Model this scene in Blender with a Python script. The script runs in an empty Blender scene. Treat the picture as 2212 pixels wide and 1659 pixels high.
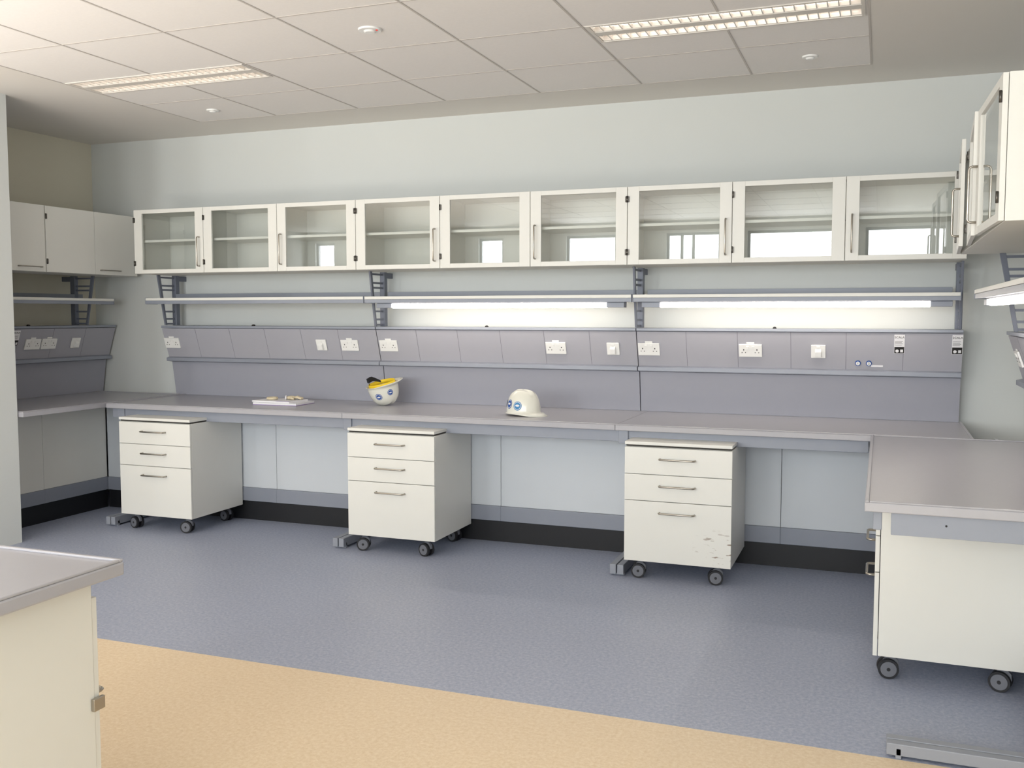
import bpy, bmesh, math, random
from mathutils import Vector, Matrix, Euler
random.seed(4)
sc = bpy.context.scene
PI = math.pi

# ------------------------------------------------------------ materials
def lin(c):
    out = []
    for v in c:
        v = v / 255.0
        out.append(v / 12.92 if v <= 0.04045 else ((v + 0.055) / 1.055) ** 2.4)
    return out

def mat(name, rgb, rough=0.5, metal=0.0, var=0.03, scale=15.0, emit=0.0, bump=0.0, coat=0.0, ecol=None):
    m = bpy.data.materials.new(name)
    m.use_nodes = True
    nt = m.node_tree
    b = nt.nodes["Principled BSDF"]
    c = lin(rgb)
    tc = nt.nodes.new("ShaderNodeTexCoord")
    no = nt.nodes.new("ShaderNodeTexNoise")
    no.inputs["Scale"].default_value = scale
    no.inputs["Detail"].default_value = 4
    nt.links.new(tc.outputs["Object"], no.inputs["Vector"])
    mx = nt.nodes.new("ShaderNodeMix")
    mx.data_type = 'RGBA'
    mx.inputs["A"].default_value = [max(0, x * (1 - var)) for x in c] + [1]
    mx.inputs["B"].default_value = [min(1, x * (1 + var)) for x in c] + [1]
    nt.links.new(no.outputs["Fac"], mx.inputs["Factor"])
    nt.links.new(mx.outputs["Result"], b.inputs["Base Color"])
    b.inputs["Roughness"].default_value = rough
    b.inputs["Metallic"].default_value = metal
    if coat:
        b.inputs["Coat Weight"].default_value = coat
    if bump:
        bp = nt.nodes.new("ShaderNodeBump")
        bp.inputs["Strength"].default_value = bump
        bp.inputs["Distance"].default_value = 0.002
        nt.links.new(no.outputs["Fac"], bp.inputs["Height"])
        nt.links.new(bp.outputs["Normal"], b.inputs["Normal"])
    if emit:
        b.inputs["Emission Color"].default_value = (lin(ecol) if ecol else c) + [1]
        b.inputs["Emission Strength"].default_value = emit
    return m

def floor_mat(name, base, dark, light):
    m = mat(name, base, 0.42, var=0.0)
    nt = m.node_tree
    b = nt.nodes["Principled BSDF"]
    tc = nt.nodes.new("ShaderNodeTexCoord")
    n1 = nt.nodes.new("ShaderNodeTexNoise"); n1.inputs["Scale"].default_value = 62; n1.inputs["Detail"].default_value = 6
    n1.inputs["Roughness"].default_value = 0.75
    n2 = nt.nodes.new("ShaderNodeTexNoise"); n2.inputs["Scale"].default_value = 1.3; n2.inputs["Detail"].default_value = 3
    nt.links.new(tc.outputs["Object"], n1.inputs["Vector"])
    nt.links.new(tc.outputs["Object"], n2.inputs["Vector"])
    r = nt.nodes.new("ShaderNodeValToRGB")
    e = r.color_ramp.elements
    e[0].position = 0.36; e[0].color = lin(dark) + [1]
    e[1].position = 0.66; e[1].color = lin(light) + [1]
    x = r.color_ramp.elements.new(0.5); x.color = lin(base) + [1]
    nt.links.new(n1.outputs["Fac"], r.inputs["Fac"])
    nt.links.new(r.outputs["Color"], b.inputs["Base Color"])
    mr = nt.nodes.new("ShaderNodeMapRange")
    mr.inputs["To Min"].default_value = 0.34; mr.inputs["To Max"].default_value = 0.55
    nt.links.new(n2.outputs["Fac"], mr.inputs["Value"])
    nt.links.new(mr.outputs["Result"], b.inputs["Roughness"])
    return m

def glass_mat(name, tint, base_ref=0.075):
    m = bpy.data.materials.new(name)
    m.use_nodes = True
    nt = m.node_tree
    nt.nodes.clear()
    out = nt.nodes.new("ShaderNodeOutputMaterial")
    tr = nt.nodes.new("ShaderNodeBsdfTransparent"); tr.inputs["Color"].default_value = lin(tint) + [1]
    gl = nt.nodes.new("ShaderNodeBsdfGlossy"); gl.inputs["Roughness"].default_value = 0.0
    gl.inputs["Color"].default_value = (1, 1, 1, 1)
    lw = nt.nodes.new("ShaderNodeLayerWeight"); lw.inputs["Blend"].default_value = 0.5
    pw = nt.nodes.new("ShaderNodeMath"); pw.operation = 'POWER'; pw.inputs[1].default_value = 4.5
    ma = nt.nodes.new("ShaderNodeMath"); ma.operation = 'MULTIPLY_ADD'; ma.inputs[1].default_value = 0.9; ma.inputs[2].default_value = base_ref
    ma.use_clamp = True
    mx = nt.nodes.new("ShaderNodeMixShader")
    nt.links.new(lw.outputs["Facing"], pw.inputs[0])
    nt.links.new(pw.outputs[0], ma.inputs[0])
    nt.links.new(ma.outputs[0], mx.inputs[0])
    nt.links.new(tr.outputs[0], mx.inputs[1])
    nt.links.new(gl.outputs[0], mx.inputs[2])
    nt.links.new(mx.outputs[0], out.inputs[0])
    return m

CREAM = (231, 230, 224)
M = {}
M['wall'] = mat("painted_wall", (218, 221, 219), 0.75, var=0.02, scale=2, bump=0.05)
M['wallL'] = mat("painted_wall_cream", (222, 217, 200), 0.75, var=0.02, scale=2, bump=0.05)
M['plaster'] = mat("ceiling_plaster", (230, 226, 220), 0.85, var=0.02, scale=2)
M['tile'] = mat("ceiling_tile", (242, 239, 236), 0.9, var=0.03, scale=60, bump=0.15)
M['tbar'] = mat("ceiling_grid_metal", (204, 198, 192), 0.6)
M['cream'] = mat("cream_laminate", CREAM, 0.38, var=0.015, scale=6)
M['inner'] = mat("cabinet_inside_laminate", (232, 231, 225), 0.5, var=0.015, scale=6)
M['gap'] = mat("dark_gap", (60, 58, 54), 0.8)
M['seam'] = mat("panel_seam", (112, 112, 120), 0.8)
M['worktop'] = mat("grey_lilac_worktop", (174, 173, 179), 0.33, var=0.03, scale=30, coat=0.1)
M['panel'] = mat("grey_lilac_panel", (170, 170, 179), 0.5, var=0.02, scale=20)
M['panel2'] = mat("grey_lilac_panel_lower", (164, 165, 176), 0.5, var=0.02, scale=20)
M['frame'] = mat("blue_grey_steel", (146, 151, 163), 0.42, var=0.03, scale=10, metal=0.05)
M['frameD'] = mat("dark_blue_grey_steel", (114, 119, 133), 0.42, var=0.03, scale=10, metal=0.1)
M['knee'] = mat("pale_knee_panel", (212, 217, 223), 0.5, var=0.02, scale=4)
M['black'] = mat("black_vinyl_plinth", (22, 23, 28), 0.5)
M['steel'] = mat("brushed_steel", (176, 170, 160), 0.28, metal=1.0, var=0.05, scale=40)
M['hinge'] = mat("dark_hinge_metal", (95, 92, 88), 0.35, metal=0.9)
M['tyre'] = mat("black_rubber", (34, 34, 38), 0.6)
M['hub'] = mat("grey_castor_plastic", (112, 114, 122), 0.5)
M['foot'] = mat("pale_grey_foot", (150, 154, 164), 0.45)
M['white'] = mat("white_plastic", (243, 243, 241), 0.3)
M['sock'] = mat("socket_hole_dark", (30, 28, 28), 0.6)
M['tube'] = mat("lit_fluorescent_tube", (255, 250, 240), 0.4, emit=18.0, ecol=(255, 243, 228))
M['tube_dim'] = mat("ceiling_tube", (255, 244, 232), 0.4, emit=3.0, ecol=(255, 244, 234))
M['louvre'] = mat("mirror_louvre", (232, 229, 224), 0.3, metal=0.45)
M['lumframe'] = mat("luminaire_white_metal", (222, 217, 210), 0.45)
M['glass'] = glass_mat("cabinet_glass", (244, 247, 246), 0.125)
M['winglass'] = glass_mat("window_glass", (250, 252, 250), 0.04)
M['alu'] = mat("window_aluminium", (120, 122, 125), 0.4, metal=0.4)
M['hat'] = mat("ivory_helmet_shell", (238, 237, 226), 0.22, var=0.02, scale=8, coat=0.4)
M['yellow'] = mat("yellow_webbing", (240, 205, 40), 0.6)
M['webblk'] = mat("black_webbing", (26, 27, 34), 0.7)
M['blue'] = mat("sticker_blue", (38, 84, 160), 0.35)
M['blue2'] = mat("sticker_light_blue", (50, 130, 185), 0.35)
M['paper'] = mat("white_paper", (240, 239, 242), 0.7)
M['purple'] = mat("purple_cover", (150, 120, 185), 0.5)
M['glove'] = mat("beige_fabric", (222, 208, 178), 0.9, var=0.08, scale=60, bump=0.4)
M['red'] = mat("red_led", (220, 40, 30), 0.4, emit=0.5)
M['floorB'] = floor_mat("blue_vinyl_floor", (166, 173, 193), (150, 159, 183), (186, 191, 205))
M['floorY'] = floor_mat("yellow_vinyl_floor", (234, 212, 180), (226, 202, 166), (243, 224, 196))

# scuffed drawer front
def scuffed():
    m = mat("cream_laminate_scuffed", CREAM, 0.38, var=0.015)
    nt = m.node_tree; b = nt.nodes["Principled BSDF"]
    tc = nt.nodes.new("ShaderNodeTexCoord")
    mp = nt.nodes.new("ShaderNodeMapping"); mp.inputs["Rotation"].default_value = (0, 0.6, 0); mp.inputs["Scale"].default_value = (9, 1, 34)
    n = nt.nodes.new("ShaderNodeTexNoise"); n.inputs["Scale"].default_value = 1.6; n.inputs["Detail"].default_value = 5
    nt.links.new(tc.outputs["Object"], mp.inputs[0]); nt.links.new(mp.outputs[0], n.inputs["Vector"])
    r = nt.nodes.new("ShaderNodeValToRGB"); r.color_ramp.elements[0].position = 0.585; r.color_ramp.elements[1].position = 0.64
    nt.links.new(n.outputs["Fac"], r.inputs[0])
    sp = nt.nodes.new("ShaderNodeSeparateXYZ"); nt.links.new(tc.outputs["Object"], sp.inputs[0])
    a = nt.nodes.new("ShaderNodeMapRange"); a.inputs[1].default_value = 0.40; a.inputs[2].default_value = 0.50
    nt.links.new(sp.outputs[0], a.inputs[0])
    c = nt.nodes.new("ShaderNodeMapRange"); c.inputs[1].default_value = 0.34; c.inputs[2].default_value = 0.26
    nt.links.new(sp.outputs[2], c.inputs[0])
    mu = nt.nodes.new("ShaderNodeMath"); mu.operation = 'MULTIPLY'
    nt.links.new(a.outputs[0], mu.inputs[0]); nt.links.new(c.outputs[0], mu.inputs[1])
    mu2 = nt.nodes.new("ShaderNodeMath"); mu2.operation = 'MULTIPLY'
    nt.links.new(mu.outputs[0], mu2.inputs[0]); nt.links.new(r.outputs[0], mu2.inputs[1])
    mx = nt.nodes.new("ShaderNodeMix"); mx.data_type = 'RGBA'
    mx.inputs["A"].default_value = lin(CREAM) + [1]; mx.inputs["B"].default_value = lin((150, 132, 118)) + [1]
    nt.links.new(mu2.outputs[0], mx.inputs["Factor"])
    nt.links.new(mx.outputs["Result"], b.inputs["Base Color"])
    return m
M['scuff'] = scuffed()

# ------------------------------------------------------------ mesh helpers
def box(bm, x0, x1, y0, y1, z0, z1, mi=0):
    vs = [bm.verts.new(p) for p in ((x0, y0, z0), (x1, y0, z0), (x1, y1, z0), (x0, y1, z0),
                                    (x0, y0, z1), (x1, y0, z1), (x1, y1, z1), (x0, y1, z1))]
    for f in ((0, 3, 2, 1), (4, 5, 6, 7), (0, 1, 5, 4), (1, 2, 6, 5), (2, 3, 7, 6), (3, 0, 4, 7)):
        fc = bm.faces.new([vs[i] for i in f]); fc.material_index = mi

def prism(bm, prof, x0, x1, mi=0):
    a = [bm.verts.new((x0, y, z)) for y, z in prof]
    b = [bm.verts.new((x1, y, z)) for y, z in prof]
    n = len(prof)
    fs = [bm.faces.new(a), bm.faces.new(b[::-1])]
    for i in range(n):
        fs.append(bm.faces.new([a[(i + 1) % n], a[i], b[i], b[(i + 1) % n]]))
    for f in fs: f.material_index = mi

def cyl(bm, p0, p1, r, seg=20, mi=0, r2=None):
    p0 = Vector(p0); p1 = Vector(p1)
    if r2 is None: r2 = r
    d = (p1 - p0).normalized()
    ref = Vector((0, 0, 1)) if abs(d.z) < 0.9 else Vector((1, 0, 0))
    u = d.cross(ref).normalized(); v = d.cross(u)
    A = []; B = []
    for i in range(seg):
        t = 2 * PI * i / seg
        o = u * math.cos(t) + v * math.sin(t)
        A.append(bm.verts.new(p0 + o * r)); B.append(bm.verts.new(p1 + o * r2))
    fs = [bm.faces.new(A), bm.faces.new(B[::-1])]
    for i in range(seg):
        f = bm.faces.new([A[(i + 1) % seg], A[i], B[i], B[(i + 1) % seg]]); f.smooth = True
        fs.append(f)
    for f in fs: f.material_index = mi

def tube(bm, pts, r, seg=10, mi=0, closed=False):
    pts = [Vector(p) for p in pts]
    n = len(pts); rings = []
    prev = None
    for i, p in enumerate(pts):
        if closed:
            t = (pts[(i + 1) % n] - pts[i - 1]).normalized()
        else:
            t = (pts[min(i + 1, n - 1)] - pts[max(i - 1, 0)]).normalized()
        if prev is None:
            ref = Vector((0, 0, 1)) if abs(t.z) < 0.9 else Vector((1, 0, 0))
            u = t.cross(ref).normalized()
        else:
            u = (prev - t * prev.dot(t)).normalized()
        prev = u
        v = t.cross(u)
        rings.append([bm.verts.new(p + (u * math.cos(2 * PI * k / seg) + v * math.sin(2 * PI * k / seg)) * r) for k in range(seg)])
    m = n if closed else n - 1
    for i in range(m):
        A = rings[i]; B = rings[(i + 1) % n]
        for k in range(seg):
            f = bm.faces.new([A[k], A[(k + 1) % seg], B[(k + 1) % seg], B[k]]); f.smooth = True; f.material_index = mi
    if not closed:
        bm.faces.new(rings[0][::-1]).material_index = mi
        bm.faces.new(rings[-1]).material_index = mi

def handle_pts(L, off, r=0.012, axis='x'):
    h = L / 2
    base = [(-h, 0), (-h, -off + r), (-h + r * 0.3, -off + r * 0.3), (-h + r, -off), (h - r, -off), (h - r * 0.3, -off + r * 0.3), (h, -off + r), (h, 0)]
    if axis == 'x': return [(a, b, 0) for a, b in base]
    return [(0, b, a) for a, b in base]

COL = sc.collection
def finish(ob, bevel=0.0, seg=2):
    if bevel:
        md = ob.modifiers.new("edge_softening", 'BEVEL')
        md.width = bevel; md.segments = seg; md.limit_method = 'ANGLE'; md.angle_limit = math.radians(40)

def part(parent, name, bm, mats, bevel=0.0, label=None, loc=(0, 0, 0), rot=(0, 0, 0), recalc=True):
    if recalc:
        bmesh.ops.recalc_face_normals(bm, faces=bm.faces[:])
    me = bpy.data.meshes.new(name)
    bm.to_mesh(me); bm.free()
    if not isinstance(mats, (list, tuple)): mats = [mats]
    for m in mats: me.materials.append(m)
    ob = bpy.data.objects.new(name, me)
    COL.objects.link(ob)
    ob.location = loc; ob.rotation_euler = rot
    if parent is not None: ob.parent = parent
    if label: ob["label"] = label
    finish(ob, bevel)
    return ob

def thing(name, label, cat, loc, rz=0.0, group=None, rot=None):
    e = bpy.data.objects.new(name, None)
    e.empty_display_size = 0.1
    COL.objects.link(e)
    e.location = loc
    e.rotation_euler = rot if rot else (0, 0, rz)
    e["label"] = label; e["category"] = cat
    if group: e["group"] = group
    return e

def structure(name, bm, mats, label=None, cat=None, bevel=0):
    ob = part(None, name, bm, mats, bevel)
    ob["kind"] = "structure"
    if label: ob["label"] = label
    ob["category"] = cat or name.split('_')[0]
    return ob

def NB(): return bmesh.new()

def text_part(parent, s, size, loc, rot, m, name="lettering"):
    cu = bpy.data.curves.new("txt", 'FONT')
    cu.body = s; cu.size = size; cu.extrude = 0.0003; cu.align_x = 'CENTER'; cu.align_y = 'CENTER'
    to = bpy.data.objects.new("txt", cu); COL.objects.link(to)
    bpy.context.view_layer.update()
    me = bpy.data.meshes.new_from_object(to.evaluated_get(bpy.context.evaluated_depsgraph_get()))
    bpy.data.objects.remove(to)
    me.name = name
    me.materials.clear(); me.materials.append(m)
    ob = bpy.data.objects.new(name, me); COL.objects.link(ob)
    ob.parent = parent; ob.location = loc; ob.rotation_euler = rot
    return ob

# ------------------------------------------------------------ layout
YB = 6.65; XL = -6.43; XR = 0.89; ZC = 3.03; YF = -3.0; XF = -9.8
def place(run, u, w, z=0.0):
    if run == 'back': return Vector((u, YB + w, z)), 0.0
    if run == 'left': return Vector((XL - w, u, z)), PI / 2
    return Vector((XR + w, u, z)), -PI / 2

# ------------------------------------------------------------ room shell
bm = NB()
def quad(bm, x0, x1, y0, y1, z, mi, up=True):
    v = [bm.verts.new(p) for p in ((x0, y0, z), (x1, y0, z), (x1, y1, z), (x0, y1, z))]
    f = bm.faces.new(v if up else v[::-1]); f.material_index = mi
box(bm, XF, XR, 3.585, YB, -0.1, 0, 0)
box(bm, XF, XR, YF, 3.585, -0.1, 0, 1)
structure("floor", bm, [M['floorB'], M['floorY']], "speckled vinyl floor, blue-grey meeting sand yellow", "floor")

bm = NB(); box(bm, XL - 0.1, XR + 0.1, YB, YB + 0.1, 0, ZC)
structure("wall_back", bm, M['wall'], "plain off-white painted wall behind the bench", "wall")
bm = NB(); box(bm, XL - 0.1, XL, 4.95, YB, 0, ZC)
structure("wall_left", bm, M['wallL'], "cream painted side wall", "wall")
bm = NB(); box(bm, XF, -5.5, 4.3, 4.95, 0, ZC)
structure("wall_partition", bm, M['wall'], "white partition wall end", "wall")
bm = NB(); box(bm, XF - 0.1, XF, YF, 4.3, 0, ZC)
structure("wall_far_left", bm, M['wall'], "white side wall", "wall")
bm = NB(); box(bm, XR, XR + 0.1, YF, YB, 0, ZC)
structure("wall_right", bm, M['wall'], "off-white painted side wall", "wall")
WINS = [(-9.6, -9.2), (-6.4, -5.95), (-4.85, -4.0), (-3.2, -2.35), (-1.95, -0.6), (-0.25, 0.82)]
WRAD = [22, 22, 21, 18, 13, 10.5]
WZ0, WZ1 = 0.95, 2.84
bm = NB()
box(bm, XF - 0.1, XR + 0.1, YF - 0.15, YF, 0, WZ0)
box(bm, XF - 0.1, XR + 0.1, YF - 0.15, YF, WZ1, ZC)
xs = [XF - 0.1] + [v for w in WINS for v in w] + [XR + 0.1]
for i in range(0, len(xs), 2):
    box(bm, xs[i], xs[i + 1], YF - 0.15, YF, WZ0, WZ1)
structure("wall_front", bm, M['wall'], "white wall with wide windows", "wall")
for i, (a, b) in enumerate(WINS):
    bm = NB()
    t = 0.04; y0 = YF - 0.11; y1 = YF - 0.05
    box(bm, a, b, y0, y1, WZ0, WZ0 + t); box(bm, a, b, y0, y1, WZ1 - t, WZ1)
    vx = [a, b - t]
    if i == 3: vx += [a + .22, a + .40]
    for x in vx:
        box(bm, x, x + t, y0, y1, WZ0 + t, WZ1 - t)
    v = [bm.verts.new(p) for p in ((a, YF - 0.08, WZ0), (b, YF - 0.08, WZ0), (b, YF - 0.08, WZ1), (a, YF - 0.08, WZ1))]
    f = bm.faces.new(v); f.material_index = 1
    structure("window_%d" % (i + 1), bm, [M['alu'], M['winglass']], "aluminium framed window", "window")
    ld = bpy.data.lights.new("daylight_window", 'AREA'); ld.shape = 'RECTANGLE'
    ld.size = b - a; ld.size_y = WZ1 - WZ0; ld.energy = WRAD[i] * PI * (b - a) * (WZ1 - WZ0) ; ld.color = (0.95, 0.97, 1.0)
    lo = bpy.data.objects.new("daylight_window", ld); COL.objects.link(lo)
    lo.location = ((a + b) / 2, YF - 0.16, (WZ0 + WZ1) / 2); lo.rotation_euler = (PI / 2, 0, 0)
# added unseen fill light that brightens the ceiling, clear of the island bench
ld = bpy.data.lights.new("ceiling_fill_light", 'AREA'); ld.shape = 'RECTANGLE'; ld.size = 2.6; ld.size_y = 2.6
ld.energy = 130; ld.color = (1.0, 0.955, 0.915)
lo = bpy.data.objects.new("ceiling_fill_light", ld); COL.objects.link(lo)
lo.location = (-5.3, 1.3, 1.0); lo.rotation_euler = (PI, 0, 0)

# ceiling with openings for luminaires
TX0 = -4.89; TX1 = -0.095; TY1 = 6.16
LUMS = [(-4.87, -3.54), (-1.445, -0.115)]
LY0, LY1 = 4.845, 5.150
xs = sorted([XF - .1, TX0, -4.87, -3.54, -1.445, -0.115, TX1, XR + .1]); ys = [YF - .15, LY0, LY1, TY1, YB + .1]
bm = NB()
for i in range(len(xs) - 1):
    for j in range(len(ys) - 1):
        cx = (xs[i] + xs[i + 1]) / 2; cy = (ys[j] + ys[j + 1]) / 2
        if LY0 < cy < LY1 and any(a < cx < b for a, b in LUMS): continue
        tile = TX0 < cx < TX1 and cy < TY1
        quad(bm, xs[i], xs[i + 1], ys[j], ys[j + 1], ZC, 1 if tile else 0, up=False)
bmesh.ops.remove_doubles(bm, verts=bm.verts[:], dist=0.0005)
ob = part(None, "ceiling", bm, [M['plaster'], M['tile']], recalc=False)
ob["kind"] = "structure"; ob["label"] = "suspended tile ceiling with plaster margin"; ob["category"] = "ceiling"
# T-bar grid
bm = NB()
g = 0.005; z0 = ZC - 0.003; z1 = ZC - 0.0005
cols = [TX1 - 0.685 * k for k in range(8)]
rows = [TY1, 5.53] + [5.53 - 0.685 * k for k in range(1, 13)]
for x in cols:
    segs = [(YF, TY1)]
    if any(a + .05 < x < b - .05 for a, b in LUMS):
        segs = [(YF, LY0), (LY1, TY1)]
    for a, b in segs: box(bm, x - g, x + g, a, b, z0, z1)
for y in rows:
    box(bm, TX0, TX1, y - g, y + g, z0 + 0.0007, z1 + 0.0002)
structure("trim_1", bm, M['tbar'], "metal ceiling grid bars between tiles", "ceiling grid")

# luminaires
for li, (a, b) in enumerate(LUMS):
    L = b - a; W = LY1 - LY0
    t = thing("ceiling_luminaire", "recessed twin-strip fluorescent luminaire with mirrored louvres", "ceiling light",
              (a, LY0, ZC), group="recessed ceiling luminaires")
    bm = NB()
    H = 0.075; k = 0.004
    box(bm, 0, L, 0, W, H, H + k); box(bm, 0, k, 0, W, 0, H); box(bm, L - k, L, 0, W, 0, H)
    box(bm, 0, L, 0, k, 0, H); box(bm, 0, L, W - k, W, 0, H)
    part(t, "housing", bm, M['lumframe'])
    bm = NB()
    f = 0.012
    box(bm, -.005, L + .005, -.005, f, -0.006, 0); box(bm, -.005, L + .005, W - f, W + .005, -0.006, 0)
    box(bm, -.005, f, f, W - f, -0.006, 0); box(bm, L - f, L + .005, f, W - f, -0.006, 0)
    box(bm, f, L - f, W / 2 - 0.032, W / 2 + 0.032, -0.004, 0.004)
    part(t, "frame", bm, M['lumframe'], 0.001)
    for s in (0, 1):
        y0 = f + 0.002 if s == 0 else W / 2 + 0.034
        y1 = W / 2 - 0.034 if s == 0 else W - f - 0.002
        bm = NB()
        n = 26; ym = (y0 + y1) / 2
        for q in range(n + 1):
            x = f + (L - 2 * f) * q / n
            prism(bm, [(y0, 0), (y1, 0), (y1, 0.030), (ym + .015, .012), (ym - .015, .012), (y0, 0.030)], x - 0.003, x + 0.003)
        for yy in (y0, y1 - 0.004):
            box(bm, f, L - f, yy, yy + 0.004, 0, 0.020)
        part(t, "louvre", bm, M['louvre'])
        bm = NB()
        cyl(bm, (0.03, ym, 0.046), (L - 0.03, ym, 0.046), 0.013, 16)
        part(t, "fluorescent_tube", bm, M['tube_dim'])

def ceil_disc(name, label, cat, x, y, r, led=False):
    t = thing(name, label, cat, (x, y, ZC))
    bm = NB(); cyl(bm, (0, 0, 0), (0, 0, -0.010), r, 32, 0, r * 0.94)
    part(t, "cover_plate", bm, M['white'], 0.002)
    bm = NB(); cyl(bm, (0, 0, -0.010), (0, 0, -0.019), r * 0.55, 24, 0, r * 0.42)
    if led: cyl(bm, (r * .7, -r * .1, -0.009), (r * .7, -r * .1, -0.013), 0.006, 10, 1)
    part(t, "sensor_head" if led else "sprinkler_head", bm, [M['white'], M['red']], 0.002)
ceil_disc("smoke_detector", "round white smoke detector with red light on ceiling tile", "smoke detector", -2.495, 4.50, 0.062, True)
ceil_disc("ceiling_sprinkler", "small round white sprinkler cover on ceiling", "sprinkler", -4.52, 5.84, 0.045)
ceil_disc("ceiling_sprinkler", "small round white sprinkler cover on ceiling", "sprinkler", -0.418, 5.85, 0.045)

# ------------------------------------------------------------ wall cabinets
def wall_cabinet(run, u, w, width, doors, glass, label, ajar=None, group=None, dp=0.40):
    loc, rz = place(run, u, w, 1.885)
    t = thing("wall_cabinet", label, "cabinet", loc, rz, group)
    h = 0.495; s = 0.018
    bm = NB()
    y0 = 0.020
    box(bm, 0, s, y0, dp, 0, h); box(bm, width - s, width, y0, dp, 0, h)
    box(bm, s, width - s, y0, dp, 0, s); box(bm, s, width - s, y0, dp, h - s, h)
    box(bm, s, width - s, dp - 0.008, dp, s, h - s)
    if len(doors) > 1 and glass:
        x = doors[0][1]
        box(bm, x - s / 2, x + s / 2, 0.12, dp - .008, s, h - s)
    part(t, "body", bm, M['inner'] if glass else M['cream'], 0.0012)
    if glass:
        bm = NB(); box(bm, s, width - s, 0.045, dp - 0.008, 0.245, 0.263)
        part(t, "shelf", bm, M['cream'], 0.001)
    for i, (x0, x1, hs, hd) in enumerate(doors):
        W = x1 - x0 - 0.004
        ang = (ajar[i] if ajar else 0.0)
        ox = x0 + 0.002 if hs == 'L' else x1 - 0.002
        sg = 1 if hs == 'L' else -1
        def X(a, b):
            p, q = sg * a, sg * b
            return (min(p, q), max(p, q))
        bm = NB(); zz0 = 0.001; zz1 = h - 0.001
        if glass:
            st = 0.074; rl = 0.03
            a, b = X(0, st); box(bm, a, b, 0, s, zz0, zz1)
            a, b = X(W - st, W); box(bm, a, b, 0, s, zz0, zz1)
            a, b = X(st, W - st); box(bm, a, b, 0.0005, s - .0005, zz0, zz0 + rl); box(bm, a, b, 0.0005, s - .0005, zz1 - rl, zz1)
        else:
            a, b = X(0, W); box(bm, a, b, 0, s, zz0, zz1)
        d = part(t, "door", bm, M['cream'], 0.0012, loc=(ox, 0, 0), rot=(0, 0, -ang * sg))
        if glass:
            bm = NB(); a, b = X(st - .004, W - st + .004)
            v = [bm.verts.new(p) for p in ((a, 0.008, zz0 + rl - .004), (b, 0.008, zz0 + rl - .004), (b, 0.008, zz1 - rl + .004), (a, 0.008, zz1 - rl + .004))]
            bm.faces.new(v)
            part(d, "glass_pane", bm, M['glass'])
        if hd:
            bm = NB()
            if glass:
                tube(bm, handle_pts(0.22, 0.032, axis='z'), 0.005)
                part(d, "handle", bm, M['steel'], loc=(sg * (W - 0.035), 0, 0.16), label="slim steel bar handle")
            else:
                tube(bm, handle_pts(0.2, 0.03), 0.005)
                part(d, "handle", bm, M['steel'], loc=(sg * (W - 0.15), 0, 0.035), label="slim steel bar handle")
        for hz in (0.08, h - 0.08):
            bm = NB()
            a, b = X(-0.001, 0.012)
            box(bm, a, b, -0.006, 0.0, hz - 0.018, hz + 0.018)
            cyl(bm, (sg * 0.001, -0.006, hz - 0.02), (sg * 0.001, -0.006, hz + 0.02), 0.005, 10)
            part(d, "hinge", bm, M['hinge'])
    return t

DW = 0.66; CX0 = -5.495
for k in range(3):
    u = CX0 + k * 3 * DW
    wall_cabinet('back', u, -0.55, DW, [(0, DW, 'L', True)], True,
                 "cream single-door wall cabinet with glass door, empty shelf inside", group="glass wall cabinets above the long bench")
    wall_cabinet('back', u + DW, -0.55, 2 * DW, [(0, DW, 'L', False), (DW, 2 * DW, 'R', True)], True,
                 "cream two-door wall cabinet with glass doors, empty shelf inside", group="glass wall cabinets above the long bench")
# left solid
wall_cabinet('left', 5.585, -0.57, 0.97, [(0, 0.485, 'L', False), (0.485, 0.95, 'R', True)], False,
             "cream two-door solid wall cabinet beside the corner", group="solid wall cabinets on side wall")
wall_cabinet('left', 5.08, -0.57, 0.50, [(0, 0.5, 'L', True)], False,
             "cream single-door solid wall cabinet next to partition", group="solid wall cabinets on side wall")
# right glass, doors slightly ajar
wall_cabinet('right', 5.66, -0.53, DW, [(0, DW, 'L', True)], True, "cream glass-door wall cabinet with door slightly ajar",
             ajar=[0.05], group="glass wall cabinets above side bench")
wall_cabinet('right', 5.66 - DW, -0.53, 2 * DW, [(0, DW, 'L', False), (DW, 2 * DW, 'R', True)], True, "cream two-door glass wall cabinet with doors slightly ajar",
             ajar=[0.05, 0.03], group="glass wall cabinets above side bench")

# ------------------------------------------------------------ bracket posts
def bracket(run, u, dark=False):
    loc, rz = place(run, u, 0, 0)
    t = thing("shelf_bracket", "blue-grey slotted steel bracket carrying shelf and cabinets", "bracket", loc, rz, "steel shelf brackets")
    m = M['frameD']
    bm = NB(); box(bm, -.02, .02, -.135, -.09, 1.478, 1.884); box(bm, -.02, .02, -.09, 0, 1.84, 1.88)
    part(t, "post", bm, m, 0.002)
    bm = NB()
    prism(bm, [(-.33, 1.884), (-.30, 1.884), (-.23, 1.479), (-.25, 1.479)], -.007, .007)
    part(t, "brace", bm, m, 0.001)
    for z in (1.865, 1.80, 1.765, 1.59, 1.53, 1.49):
        bm = NB()
        y = -.315 + (1.884 - z) * 0.17
        box(bm, -.005, .005, y, -.135, z - .007, z + .007)
        part(t, "rung", bm, m, 0.0)
    return t
for u in (-5.47, -3.53, -1.545, 0.44): bracket('back', u)
bracket('left', 6.30)
bracket('right', 5.60); bracket('right', 3.75)

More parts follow.
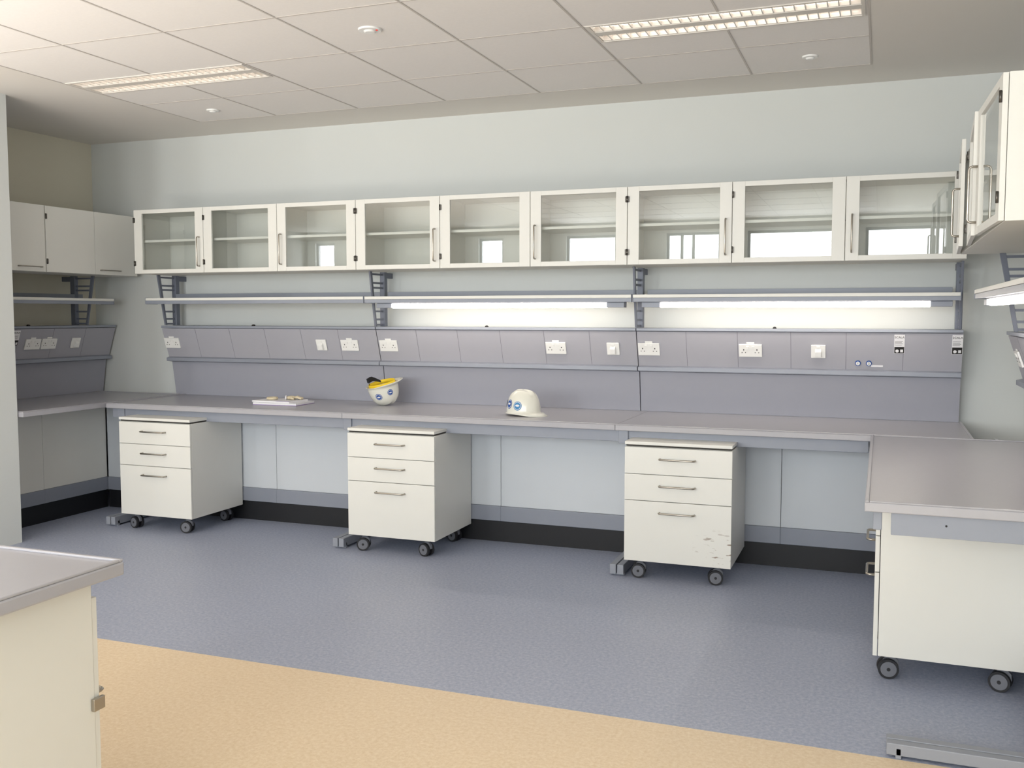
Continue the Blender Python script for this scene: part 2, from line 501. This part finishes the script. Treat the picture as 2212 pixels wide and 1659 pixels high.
# ------------------------------------------------------------ shelves
def shelf(run, u, L, label):
    loc, rz = place(run, u, 0, 0)
    t = thing("wall_shelf", label, "shelf", loc, rz, "long shelves under the wall cabinets")
    bm = NB(); box(bm, 0.004, L - .004, -.44, -.336, 1.676, 1.697)
    box(bm, 0.004, L - .004, -.336, -.137, 1.677, 1.696)
    part(t, "board", bm, M['cream'], 0.002)
    bm = NB(); box(bm, 0.004, L - .004, -.436, -.41, 1.650, 1.6755); box(bm, 0, .004, -.44, -.30, 1.648, 1.70); box(bm, L - .004, L, -.44, -.30, 1.648, 1.70)
    part(t, "edge_trim", bm, M['frame'], 0.001)
    bm = NB(); box(bm, 0.03, L - .03, -.134, -.11, 1.697, 1.735)
    part(t, "back_rail", bm, M['frame'], 0.001)
def strip_light(run, u, L, lit=True):
    loc, rz = place(run, u, 0, 0)
    t = thing("under_shelf_light", "lit slim fluorescent light fixed under shelf", "light", loc, rz, "fluorescent lights under the shelves")
    bm = NB(); box(bm, -.12, L + .12, -.39, -.33, 1.646, 1.6755)
    box(bm, -.12, 0, -.40, -.33, 1.614, 1.646); box(bm, L, L + .12, -.40, -.33, 1.614, 1.646)
    part(t, "housing", bm, M['frame'], 0.002)
    bm = NB(); cyl(bm, (0.002, -.375, 1.628), (L - .002, -.375, 1.628), 0.0165, 16)
    part(t, "fluorescent_tube", bm, M['tube'])
shelf('back', -5.50, 1.98, "cream shelf with blue-grey edge trim, unlit")
shelf('back', -3.515, 1.985, "cream shelf with blue-grey edge trim above a light")
shelf('back', -1.525, 1.955, "cream shelf with blue-grey edge trim above a light")
strip_light('back', -3.315, 1.605); strip_light('back', -1.352, 1.62)
shelf('left', 4.98, 1.42, "cream shelf with dark edge on side wall")
shelf('right', 5.62, 1.90, "cream shelf above side bench with light below")
strip_light('right', 5.42, 1.5)

# ------------------------------------------------------------ service panels
TILT = math.atan(0.08 / 0.23)
def spine(run, u, L, label, nplates=6):
    loc, rz = place(run, u, 0, 0)
    t = thing("service_panel", label, "wall panel", loc, rz, "grey service panels behind the benches")
    bm = NB()
    prism(bm, [(-.085, .9005), (-.128, 1.18), (-.135, 1.22), (-.222, 1.455), (-.02, 1.455), (-.02, .9005)], 0.003, L - 0.003)
    part(t, "lower_panel", bm, M['panel2'], 0.0)
    bm = NB()
    prism(bm, [(-.195, 1.185), (-.195, 1.211), (-.167, 1.218), (-.125, 1.218), (-.125, 1.175)], 0.003, L - 0.003)
    part(t, "ledge", bm, M['frame'], 0.002)
    bm = NB(); pw = L / nplates
    prism(bm, [(-.163, 1.2185), (-.241, 1.453), (-.226, 1.453), (-.148, 1.2185)], 0.003, L - 0.003)
    for k in range(1, nplates):
        prism(bm, [(-.1635, 1.2200), (-.2415, 1.4525), (-.23, 1.4525), (-.152, 1.2200)], k * pw - .0013, k * pw + .0013, 1)
    part(t, "fascia", bm, [M['panel'], M['seam']], 0.0)
    bm = NB(); box(bm, 0.003, L - .003, -.25, -.02, 1.457, 1.476)
    cyl(bm, (L * .45, -.245, 1.477), (L * .45, -.225, 1.477), 0.012, 12, 1)
    part(t, "top_cap", bm, [M['frame'], M['sock']], 0.002)
    return t
spine('back', -5.515, 1.985, "grey-lilac service trunking panel behind the bench")
spine('back', -3.53, 1.985, "grey-lilac service trunking panel behind the bench")
spine('back', -1.545, 2.01, "grey-lilac service trunking panel behind the bench")
spine('left', 4.96, 1.66, "grey service trunking panel on side wall", 5)
spine('right', 5.92, 2.2, "grey service trunking panel on side wall", 6)

def on_fascia(run, u, z):
    w = -.1642 - (z - 1.2185) / 0.2345 * 0.078
    loc, rz = place(run, u, w, z)
    return loc, (TILT, 0, rz)
def double_socket(run, u, z=1.335):
    loc, r = on_fascia(run, u, z)
    t = thing("double_socket", "white double wall power socket on grey panel", "power socket", loc, rot=r, group="double sockets on service panels")
    bm = NB(); box(bm, -.073, .073, -.011, 0, -.043, .043)
    box(bm, -.025, .025, -.004, 0, .043, .056)
    part(t, "faceplate", bm, M['white'], 0.003)
    for s in (-1, 1):
        bm = NB(); box(bm, s * .018 - .008, s * .018 + .008, -.015, -.011, .012, .032)
        part(t, "rocker_switch", bm, M['white'], 0.001)
    bm = NB()
    for s in (-1, 1):
        cx = s * .042
        box(bm, cx - .003, cx + .003, -.0116, -.0110, .002, .011)
        box(bm, cx - .014, cx - .008, -.0116, -.0110, -.015, -.010)
        box(bm, cx + .008, cx + .014, -.0116, -.0110, -.015, -.010)
    part(t, "pin_holes", bm, M['sock'])
def spur(run, u, z=1.335):
    loc, r = on_fascia(run, u, z)
    t = thing("fused_outlet", "square white fused switch outlet on grey panel", "power socket", loc, rot=r, group="fused outlets on service panels")
    bm = NB(); box(bm, -.044, .044, -.011, 0, -.044, .044)
    part(t, "faceplate", bm, M['white'], 0.003)
    bm = NB(); prism(bm, [(-.011, .02), (-.032, .005), (-.032, -.03), (-.011, -.03)], -.018, .018)
    part(t, "cable_hood", bm, M['white'], 0.002)
    bm = NB(); box(bm, -.01, .01, -.015, -.011, .022, .036)
    part(t, "rocker_switch", bm, M['white'], 0.001)
for u in (-5.437, -3.772, -3.44, -2.124, -1.464, -0.793): double_socket('back', u)
for u in (-4.02, -1.712, -0.371): spur('back', u)
double_socket('left', 5.765); double_socket('left', 5.925); spur('left', 6.20)
double_socket('right', 5.72)
def label_sticker(run, u):
    loc, r = on_fascia(run, u, 1.385)
    t = thing("product_label", "white and black printed sticker on grey panel", "sticker", loc, rot=r, group="printed stickers on panels")
    bm = NB(); box(bm, -.03, .03, -.0012, 0, -.062, .062, 0)
    box(bm, -.028, .028, -.0017, -.0012, -.06, -.018, 1)
    for k in range(4): box(bm, -.026, .02 - .006 * (k % 2), -.0016, -.0012, .018 - k * .008, .020 - k * .008, 1)
    cyl(bm, (-.012, -.0017, -.045), (-.012, -.0021, -.045), .010, 16, 0)
    prism(bm, [(-.0021, -.053), (-.0017, -.053), (-.0017, -.035), (-.0021, -.035)], .006, .022, 0)
    part(t, "sticker", bm, [M['paper'], M['sock']])
    text_part(t, "SCALA", 0.019, (0, -.0016, .044), (PI / 2, 0, 0), M['sock'])
label_sticker('back', 0.106); label_sticker('back', 0.432); label_sticker('left', 5.60)
for i, u in enumerate((-0.133, -0.068)):
    loc, r = on_fascia('back', u, 1.263)
    t = thing("numbered_indicator", "small round blue-rimmed numbered disc on grey panel", "indicator", loc, rot=r, group="numbered discs on panel")
    bm = NB(); cyl(bm, (0, 0, 0), (0, -.008, 0), .017, 24, 0); cyl(bm, (0, -.008, 0), (0, -.010, 0), .0125, 24, 1)
    part(t, "disc", bm, [M['blue'], M['white']])
    text_part(t, str(i + 1), 0.020, (0, -.0103, 0), (PI / 2, 0, 0), M['sock'], "number")
loc, r = on_fascia('back', -0.02, 1.245)
t = thing("name_strip", "narrow white label strip on grey panel", "sticker", loc, rot=r)
bm = NB(); box(bm, -.035, .035, -.002, 0, -.006, .006); part(t, "strip", bm, M['paper'])

# ------------------------------------------------------------ benches
def worktop(run, u, L, label, y0=-.97, y1=-.086, seams=(), lip=True):
    loc, rz = place(run, u, 0, 0)
    t = thing("worktop", label, "worktop", loc, rz)
    bm = NB()
    prev = 0
    for s in list(seams) + [L]:
        box(bm, prev + (0.0006 if prev else 0), s - (0.0006 if s < L else 0), y0, y1, .866, .90)
        prev = s
    part(t, "slab", bm, M['worktop'], 0.004)
    if lip:
        bm = NB()
        box(bm, 0.002, L - .002, y0 + .002, y0 + .016, .8995, .906)
        box(bm, 0.002, .016, y0 + .016, y1, .8995, .906); box(bm, L - .016, L - .002, y0 + .016, y1, .8995, .906)
        part(t, "raised_edge", bm, M['worktop'], 0.003)
    return t
worktop('back', -5.425, 5.905, "long grey-lilac laminate worktop along the wall", seams=(2.03, 3.93))
worktop('left', 4.96, 1.60, "grey laminate worktop along side wall")
worktop('right', 5.675, 2.03, "grey-lilac laminate worktop along side wall", y0=-.93)

def bench_frame(run, u, L, legs, label, front=-.93, tip=-1.08, end_rail=None, beam=True, up=-.57, arm=None, ft=.07):
    loc, rz = place(run, u, 0, 0)
    t = thing("bench_frame", label, "bench frame", loc, rz)
    if beam:
        bm = NB(); box(bm, 0, L, front, front + .03, .795, .8655)
        part(t, "front_beam", bm, M['frame'], 0.003)
    bm = NB(); box(bm, 0, L, -.20, -.17, .80, .8655)
    part(t, "rear_beam", bm, M['frame'], 0.003)
    if arm is None: arm = (front - .012) if beam else -.6
    for x in legs:
        bm = NB()
        box(bm, x - .03, x + .03, up - .03, up + .03, ft, .786)
        box(bm, x - .03, x + .03, arm, -.20 if arm < -.4 else -.12, .785, .8652)
        part(t, "leg", bm, M['frame'], 0.003)
        bm = NB()
        box(bm, x - .042, x - .004, tip, up + .045, .012, ft); box(bm, x + .004, x + .042, tip, up + .045, .012, ft)
        box(bm, x - .042, x + .042, tip + .03, tip + .05, .0, .04)
        box(bm, x - .042, x + .042, up - .01, up + .01, .0, .04)
        part(t, "foot", bm, M['foot'], 0.003)
        if beam and not end_rail:
            bm = NB(); cyl(bm, (x + .035, front - .02, .775), (x + .035, front + .0, .775), .012, 14)
            part(t, "levelling_knob", bm, M['tyre'])
    if end_rail:
        bm = NB(); box(bm, L - .0, L + .02, front + .06, -.23, .785, .8655)
        cyl(bm, (L + .019, front + .24, .83), (L + .0215, front + .24, .83), .004, 10, 1)
        part(t, "end_rail", bm, [M['frame'], M['sock']], 0.002)
bench_frame('back', -5.40, 5.35, (0.09, 2.03, 3.95), "blue-grey steel bench frame with floor feet")
bench_frame('left', 4.98, 1.56, (0.1,), "blue-grey steel bench frame along side wall", tip=-.50, beam=False, up=-.40)
bench_frame('right', 5.66, 1.975, (2.03,), "blue-grey steel bench frame along side wall", front=-.90, tip=-.835, end_rail=True, up=-.17, arm=-.22, ft=.055)

def knee_panel(run, u, L, w=-.51, label="pale laminate knee panel with blue-grey bottom rail under bench"):
    loc, rz = place(run, u, w, 0)
    t = thing("knee_panel", label, "panel", loc, rz, "knee panels under the benches")
    bm = NB(); box(bm, .0015, L - .0015, 0, .016, .25, .86); part(t, "panel", bm, M['knee'] if run != 'left' else M['cream'], 0.001)
    bm = NB(); box(bm, 0, L, -.008, .016, .145, .249); part(t, "bottom_rail", bm, M['frame'], 0.003)
for a, b in ((-5.86, -4.24), (-4.24, -2.42), (-2.42, -0.554), (-0.554, 0.33)):
    knee_panel('back', a, b - a)
for a, b in ((4.96, 5.50), (5.50, 6.138)):
    knee_panel('left', a, b - a, -.56)
knee_panel('right', 6.12, 2.35, -.27)
bm = NB(); box(bm, -5.86, .34, YB - .505, YB - .48, 0, .1445)
structure("baseboard_back", bm, M['black'], "black vinyl plinth under the long bench", "plinth")
bm = NB(); box(bm, XL + .53, XL + .555, 4.955, 6.14, 0, .1445)
structure("baseboard_left", bm, M['black'], "black vinyl plinth under side bench", "plinth")
bm = NB(); box(bm, XR - .265, XR - .24, 3.80, 6.12, 0, .1445)
structure("baseboard_right", bm, M['black'], "black vinyl plinth under side bench", "plinth")

# ------------------------------------------------------------ pedestals
def castor(parent, x, y, spin):
    bm = NB()
    cyl(bm, (0, 0, .094), (0, 0, .1148), .022, 16)
    cyl(bm, (0, 0, .06), (0, 0, .095), .010, 12)
    prism(bm, [(-.032, .05), (-.030, .078), (-.012, .095), (.02, .092), (.036, .07), (.036, .05)], -.009, .009)
    c = part(parent, "castor", bm, M['hub'], 0.002, loc=(x, y, 0), rot=(0, 0, spin))
    bm = NB()
    for s in (-1, 1):
        cyl(bm, (s * .011, 0.012, .043), (s * .030, 0.012, .043), .043, 32, 0)
        cyl(bm, (s * .030, 0.012, .043), (s * .032, 0.012, .043), .033, 28, 1)
        cyl(bm, (s * .032, 0.012, .043), (s * .0335, 0.012, .043), .008, 16, 0)
    cyl(bm, (-.011, 0.012, .043), (.011, 0.012, .043), .008, 12, 1)
    part(c, "wheel", bm, [M['tyre'], M['hub']], 0.003)
def pedestal(loc, rz, label, w=0.63, d=0.59, scuff=False, seed=0, sp=PI / 2):
    t = thing("mobile_drawer_pedestal", label, "drawer unit", loc, rz, "mobile drawer pedestals")
    bm = NB()
    s = .018
    box(bm, 0, w, .021, d, .115, .795, 0)
    box(bm, 0.006, w - .006, .012, d - .006, .795, .806, 1)
    part(t, "body", bm, [M['cream'], M['gap']], 0.0015)
    bm = NB(); box(bm, 0, w, .0, d, .806, .825)
    part(t, "top", bm, M['cream'], 0.002)
    for k, (z0, z1) in enumerate(((.636, .792), (.479, .632), (.115, .475))):
        bm = NB(); box(bm, 0, w, 0, .018, z0, z1)
        dr = part(t, "drawer", bm, M['scuff'] if (scuff and k == 2) else M['cream'], 0.0015,
                  label="scuffed bottom drawer front" if (scuff and k == 2) else None)
        bm = NB(); tube(bm, handle_pts(0.205, 0.034), 0.0055)
        part(dr, "handle", bm, M['steel'], loc=(w / 2, 0, (.728, .570, .412)[k]), label="steel bar handle")
    rnd = random.Random(seed)
    for x in (.085, w - .085):
        for y in (.075, d - .075):
            castor(t, x, y, sp + rnd.uniform(-.35, .35))
pedestal((-5.167, 5.53, 0), 0, "cream three-drawer mobile pedestal with steel handles near corner", seed=1)
pedestal((-3.265, 5.53, 0), 0, "cream three-drawer mobile pedestal with steel handles", seed=2)
pedestal((-1.395, 5.53, 0), 0, "cream three-drawer mobile pedestal with scuffed bottom drawer", w=.625, scuff=True, seed=5)
pedestal((0.0, 4.955, 0), -PI / 2, "cream three-drawer mobile pedestal under side bench, seen from its side", w=.625, seed=7, sp=PI)

# ------------------------------------------------------------ near island bench
t = thing("island_bench", "cream island bench unit with grey-lilac worktop", "bench", (-1.91, 2.05, 0))
bm = NB(); box(bm, -1.5, 0, -2.6, 0, .862, .90)
part(t, "worktop", bm, M['worktop'], 0.006)
bm = NB()
box(bm, -1.498, -.002, -.016, -.002, .8995, .907); box(bm, -.016, -.002, -2.6, -.016, .8995, .907)
part(t, "raised_edge", bm, M['worktop'], 0.003)
bm = NB(); box(bm, -1.44, -.075, -2.55, -.045, .10, .8618)
part(t, "body", bm, M['cream'], 0.002)
bm = NB(); box(bm, -1.40, -.12, -2.5, -.09, 0, .0998); part(t, "plinth", bm, M['black'])
for k in range(2):
    bm = NB(); box(bm, -.075 - .66 * (k + 1) + .002, -.075 - .66 * k - .002, -.044, -.026, .12, .80)
    d = part(t, "door", bm, M['cream'], 0.0015)
    bm = NB(); tube(bm, [(p[0], -p[1], p[2]) for p in handle_pts(0.2, 0.03)], 0.0055)
    part(d, "handle", bm, M['steel'], loc=(-.19 - .66 * k, -.026, .53))
bm = NB(); box(bm, -.074, -.062, -.060, -.020, .49, .525)
part(t, "hinge", bm, M['steel'], 0.002)

# ------------------------------------------------------------ hard hats
def hp(az, el, s=1.0):
    c = max(0.0, math.cos(el)) ** 0.62
    x = 0.120 * c * math.cos(az); y = 0.102 * c * math.sin(az)
    z = 0.148 * math.sin(el) ** 0.95 if el > 0 else 0
    rr = math.exp(-(y / 0.013) ** 2) + .55 * math.exp(-((abs(y) - .042) / 0.010) ** 2)
    k = 1 + 0.05 * rr * min(1, max(0, (el - 0.55) / 0.4))
    return Vector((x * s, y * s, z * s * k))
def hard_hat(loc, rot, label, stickers, drop=0.045, dz=0.0):
    t = thing("hard_hat", label, "helmet", loc, rot=rot)
    bm = NB(); NA = 96; NE = 24
    rings = []
    def brim(az): return 0.009 + 0.045 * max(0, math.cos(az)) ** 2.2
    for q, zz in ((1.0, -.003), (.4, .001)):
        r = []
        for i in range(NA):
            az = 2 * PI * i / NA
            p = hp(az, 0); o = Vector((math.cos(az), math.sin(az), 0)) * brim(az) * q
            r.append(bm.verts.new(p + o + Vector((0, 0, zz - (0.014 * max(0, math.cos(az)) if q == 1.0 else 0)))))
        rings.append(r)
    for j in range(NE):
        el = (PI / 2) * (j / NE) ** 0.85 + 0.02
        rings.append([bm.verts.new(hp(2 * PI * i / NA, el)) for i in range(NA)])
    top = bm.verts.new(hp(0, PI / 2 - .001))
    for a, b in zip(rings[:-1], rings[1:]):
        for i in range(NA):
            f = bm.faces.new([a[i], a[(i + 1) % NA], b[(i + 1) % NA], b[i]]); f.smooth = True
    for i in range(NA):
        f = bm.faces.new([rings[-1][i], rings[-1][(i + 1) % NA], top]); f.smooth = True
    sh = part(t, "shell", bm, M['hat'], recalc=False)
    md = sh.modifiers.new("thickness", 'SOLIDIFY'); md.thickness = 0.003; md.offset = -1
    bm = NB(); N = 48
    lo = []; hi = []
    up = .020 if drop else 0
    for i in range(N):
        az = 2 * PI * i / N
        a = hp(az, 0, .87)
        lo.append(bm.verts.new(a + Vector((0, 0, -up)))); hi.append(bm.verts.new(a + Vector((0, 0, .016 - up * .3))))
    for i in range(N):
        f = bm.faces.new([lo[i], lo[(i + 1) % N], hi[(i + 1) % N], hi[i]]); f.smooth = True
    for az0 in (0.5, 0.5 + PI / 2):
        pts = []
        for k in range(17):
            e = PI * k / 16
            az = az0 if e < PI / 2 else az0 + PI
            el = e if e < PI / 2 else PI - e
            pts.append(hp(az, max(.05, min(el, PI / 2 - .01)), .84))
        tube(bm, pts, .008, 8)
    b = part(t, "suspension_band", bm, M['yellow'], label="yellow plastic suspension webbing")
    md = b.modifiers.new("thickness", 'SOLIDIFY'); md.thickness = 0.003
    bm = NB()
    lo = []; hi = []
    n = 24
    for i in range(n + 1):
        az = PI - 0.95 + 1.9 * i / n
        a = hp(az, 0, .82); dr = drop * math.sin(PI * i / n)
        lo.append(bm.verts.new(a + Vector((0, 0, -dr + dz - .010)))); hi.append(bm.verts.new(a + Vector((0, 0, -dr * .6 + dz + .006))))
    for i in range(n):
        bm.faces.new([lo[i], lo[i + 1], hi[i + 1], hi[i]])
    box(bm, -.108, -.090, -.028, .028, dz - drop - .006, dz - drop * .55 + .006)
    b = part(t, "ratchet_strap", bm, M['webblk'], 0.002, label="black nape strap")
    md = b.modifiers.new("thickness", 'SOLIDIFY'); md.thickness = 0.002
    for az, el, ra, re, mk in stickers:
        bm = NB()
        for ring, (q, off, mi) in enumerate(((1.0, 1.012, 0), (.84, 1.018, 1), (.74, 1.024, 0), (.50, 1.030, 1))):
            c = bm.verts.new(hp(az, el, off)); vs = []
            for k in range(24):
                a = 2 * PI * k / 24
                vs.append(bm.verts.new(hp(az + ra * q * math.cos(a), el + re * q * math.sin(a) * (1 if ring < 3 else .45), off)))
            for k in range(24):
                f = bm.faces.new([c, vs[k], vs[(k + 1) % 24]]); f.material_index = mi; f.smooth = True
        part(t, "sticker", bm, [M[mk], M['paper']], label="oval blue and white sticker")
    return t, sh
def rest(t, sh, z, pad=0.0):
    bpy.context.view_layer.update()
    m = Euler(t.rotation_euler).to_matrix()
    mn = min((m @ v.co).z for v in sh.data.vertices)
    t.location.z = z - mn + pad
h, s = hard_hat((-2.21, 6.02, .9), (0, 0, -0.25), "ivory hard hat with blue stickers standing upright on worktop",
                [(-2.62, .42, .23, .21, 'blue'), (-2.05, .40, .24, .22, 'blue'), (-1.42, .34, .26, .21, 'blue2')], drop=0.0, dz=0.014)
rest(h, s, 0.9005)
h, s = hard_hat((-3.41, 6.28, .9), (PI + 0.24, -0.14, -0.15), "ivory hard hat lying upside down showing yellow webbing and black strap",
                [(1.45, .46, .24, .19, 'blue'), (.60, .34, .2, .16, 'blue')], drop=.050, dz=-.008)
rest(h, s, 0.9005)

# ------------------------------------------------------------ papers, notebooks and glove
t = thing("notebook", "thin purple-covered notebook lying on worktop", "notebook", (-4.16, 6.13, .9005), 0.03)
bm = NB(); box(bm, -.185, .185, -.13, .13, 0, .003, 0); box(bm, -.183, .183, -.128, .128, .003, .016, 1); box(bm, -.185, .185, -.13, .13, .016, .018, 1)
part(t, "pages_and_cover", bm, [M['purple'], M['paper']], 0.0008)
t = thing("paper_pad", "stack of loose white papers on the notebook", "paper", (-4.18, 6.14, .9187), -0.04)
bm = NB(); box(bm, -.18, .15, -.125, .115, 0, .011)
part(t, "sheets", bm, M['paper'], 0.0006)
bm = NB(); box(bm, .03, .149, -.124, -.100, .011, .0116)
part(t, "purple_band", bm, M['purple'])
t = thing("work_glove", "crumpled beige fabric glove lying on papers", "glove", (-4.12, 6.17, .930), 0.5)
t.scale = (.75, .75, .75)
bm = NB()
bmesh.ops.create_uvsphere(bm, u_segments=24, v_segments=14, radius=1, matrix=Matrix.Translation((0, 0, .020)) @ Matrix.Diagonal((.055, .042, .020, 1)))
for i, (yy, L) in enumerate(((-.030, .060), (-.010, .072), (.010, .068), (.030, .052))):
    tube(bm, [(.03, yy * .8, .018), (.06, yy, .024 + .004 * (i % 2)), (.045 + L * .7, yy * 1.25, .016), (.045 + L, yy * 1.4, .012)], .0105, 12)
tube(bm, [(-.01, -.03, .018), (.005, -.055, .02), (.03, -.07, .013)], .011, 12)
for f in bm.faces: f.smooth = True
g1 = part(t, "glove_body", bm, M['glove'])
bm = NB(); tube(bm, [(-.05, .034 * math.cos(2 * PI * k / 16), .021 + .017 * math.sin(2 * PI * k / 16)) for k in range(16)], .007, 10, closed=True)
part(t, "cuff", bm, M['paper'])
t = thing("tape_roll", "small off-white roll of tape on the papers", "tape", (-4.26, 6.13, .930), 0)
bm = NB(); tube(bm, [(.034 * math.cos(2 * PI * k / 28), .034 * math.sin(2 * PI * k / 28), .010) for k in range(28)], .0095, 10, closed=True)
part(t, "roll", bm, M['glove'])

# ------------------------------------------------------------ world, camera
w = bpy.data.worlds.new("sky"); sc.world = w; w.use_nodes = True
nt = w.node_tree; bg = nt.nodes["Background"]
bg.inputs[0].default_value = (.8, .9, 1.0, 1)
bg.inputs[1].default_value = 1.0

cam = bpy.data.cameras.new("camera"); co = bpy.data.objects.new("camera", cam); COL.objects.link(co)
cam.sensor_fit = 'HORIZONTAL'; cam.sensor_width = 36.0; cam.lens = 36.0 * 2092 / 2212
cam.clip_start = 0.05
co.location = (0, 0, 1.571)
co.rotation_euler = (math.radians(90 - 4.14), 0, math.radians(20.85))
sc.camera = co
sc.view_settings.view_transform = 'Standard'
sc.view_settings.exposure = 0.0
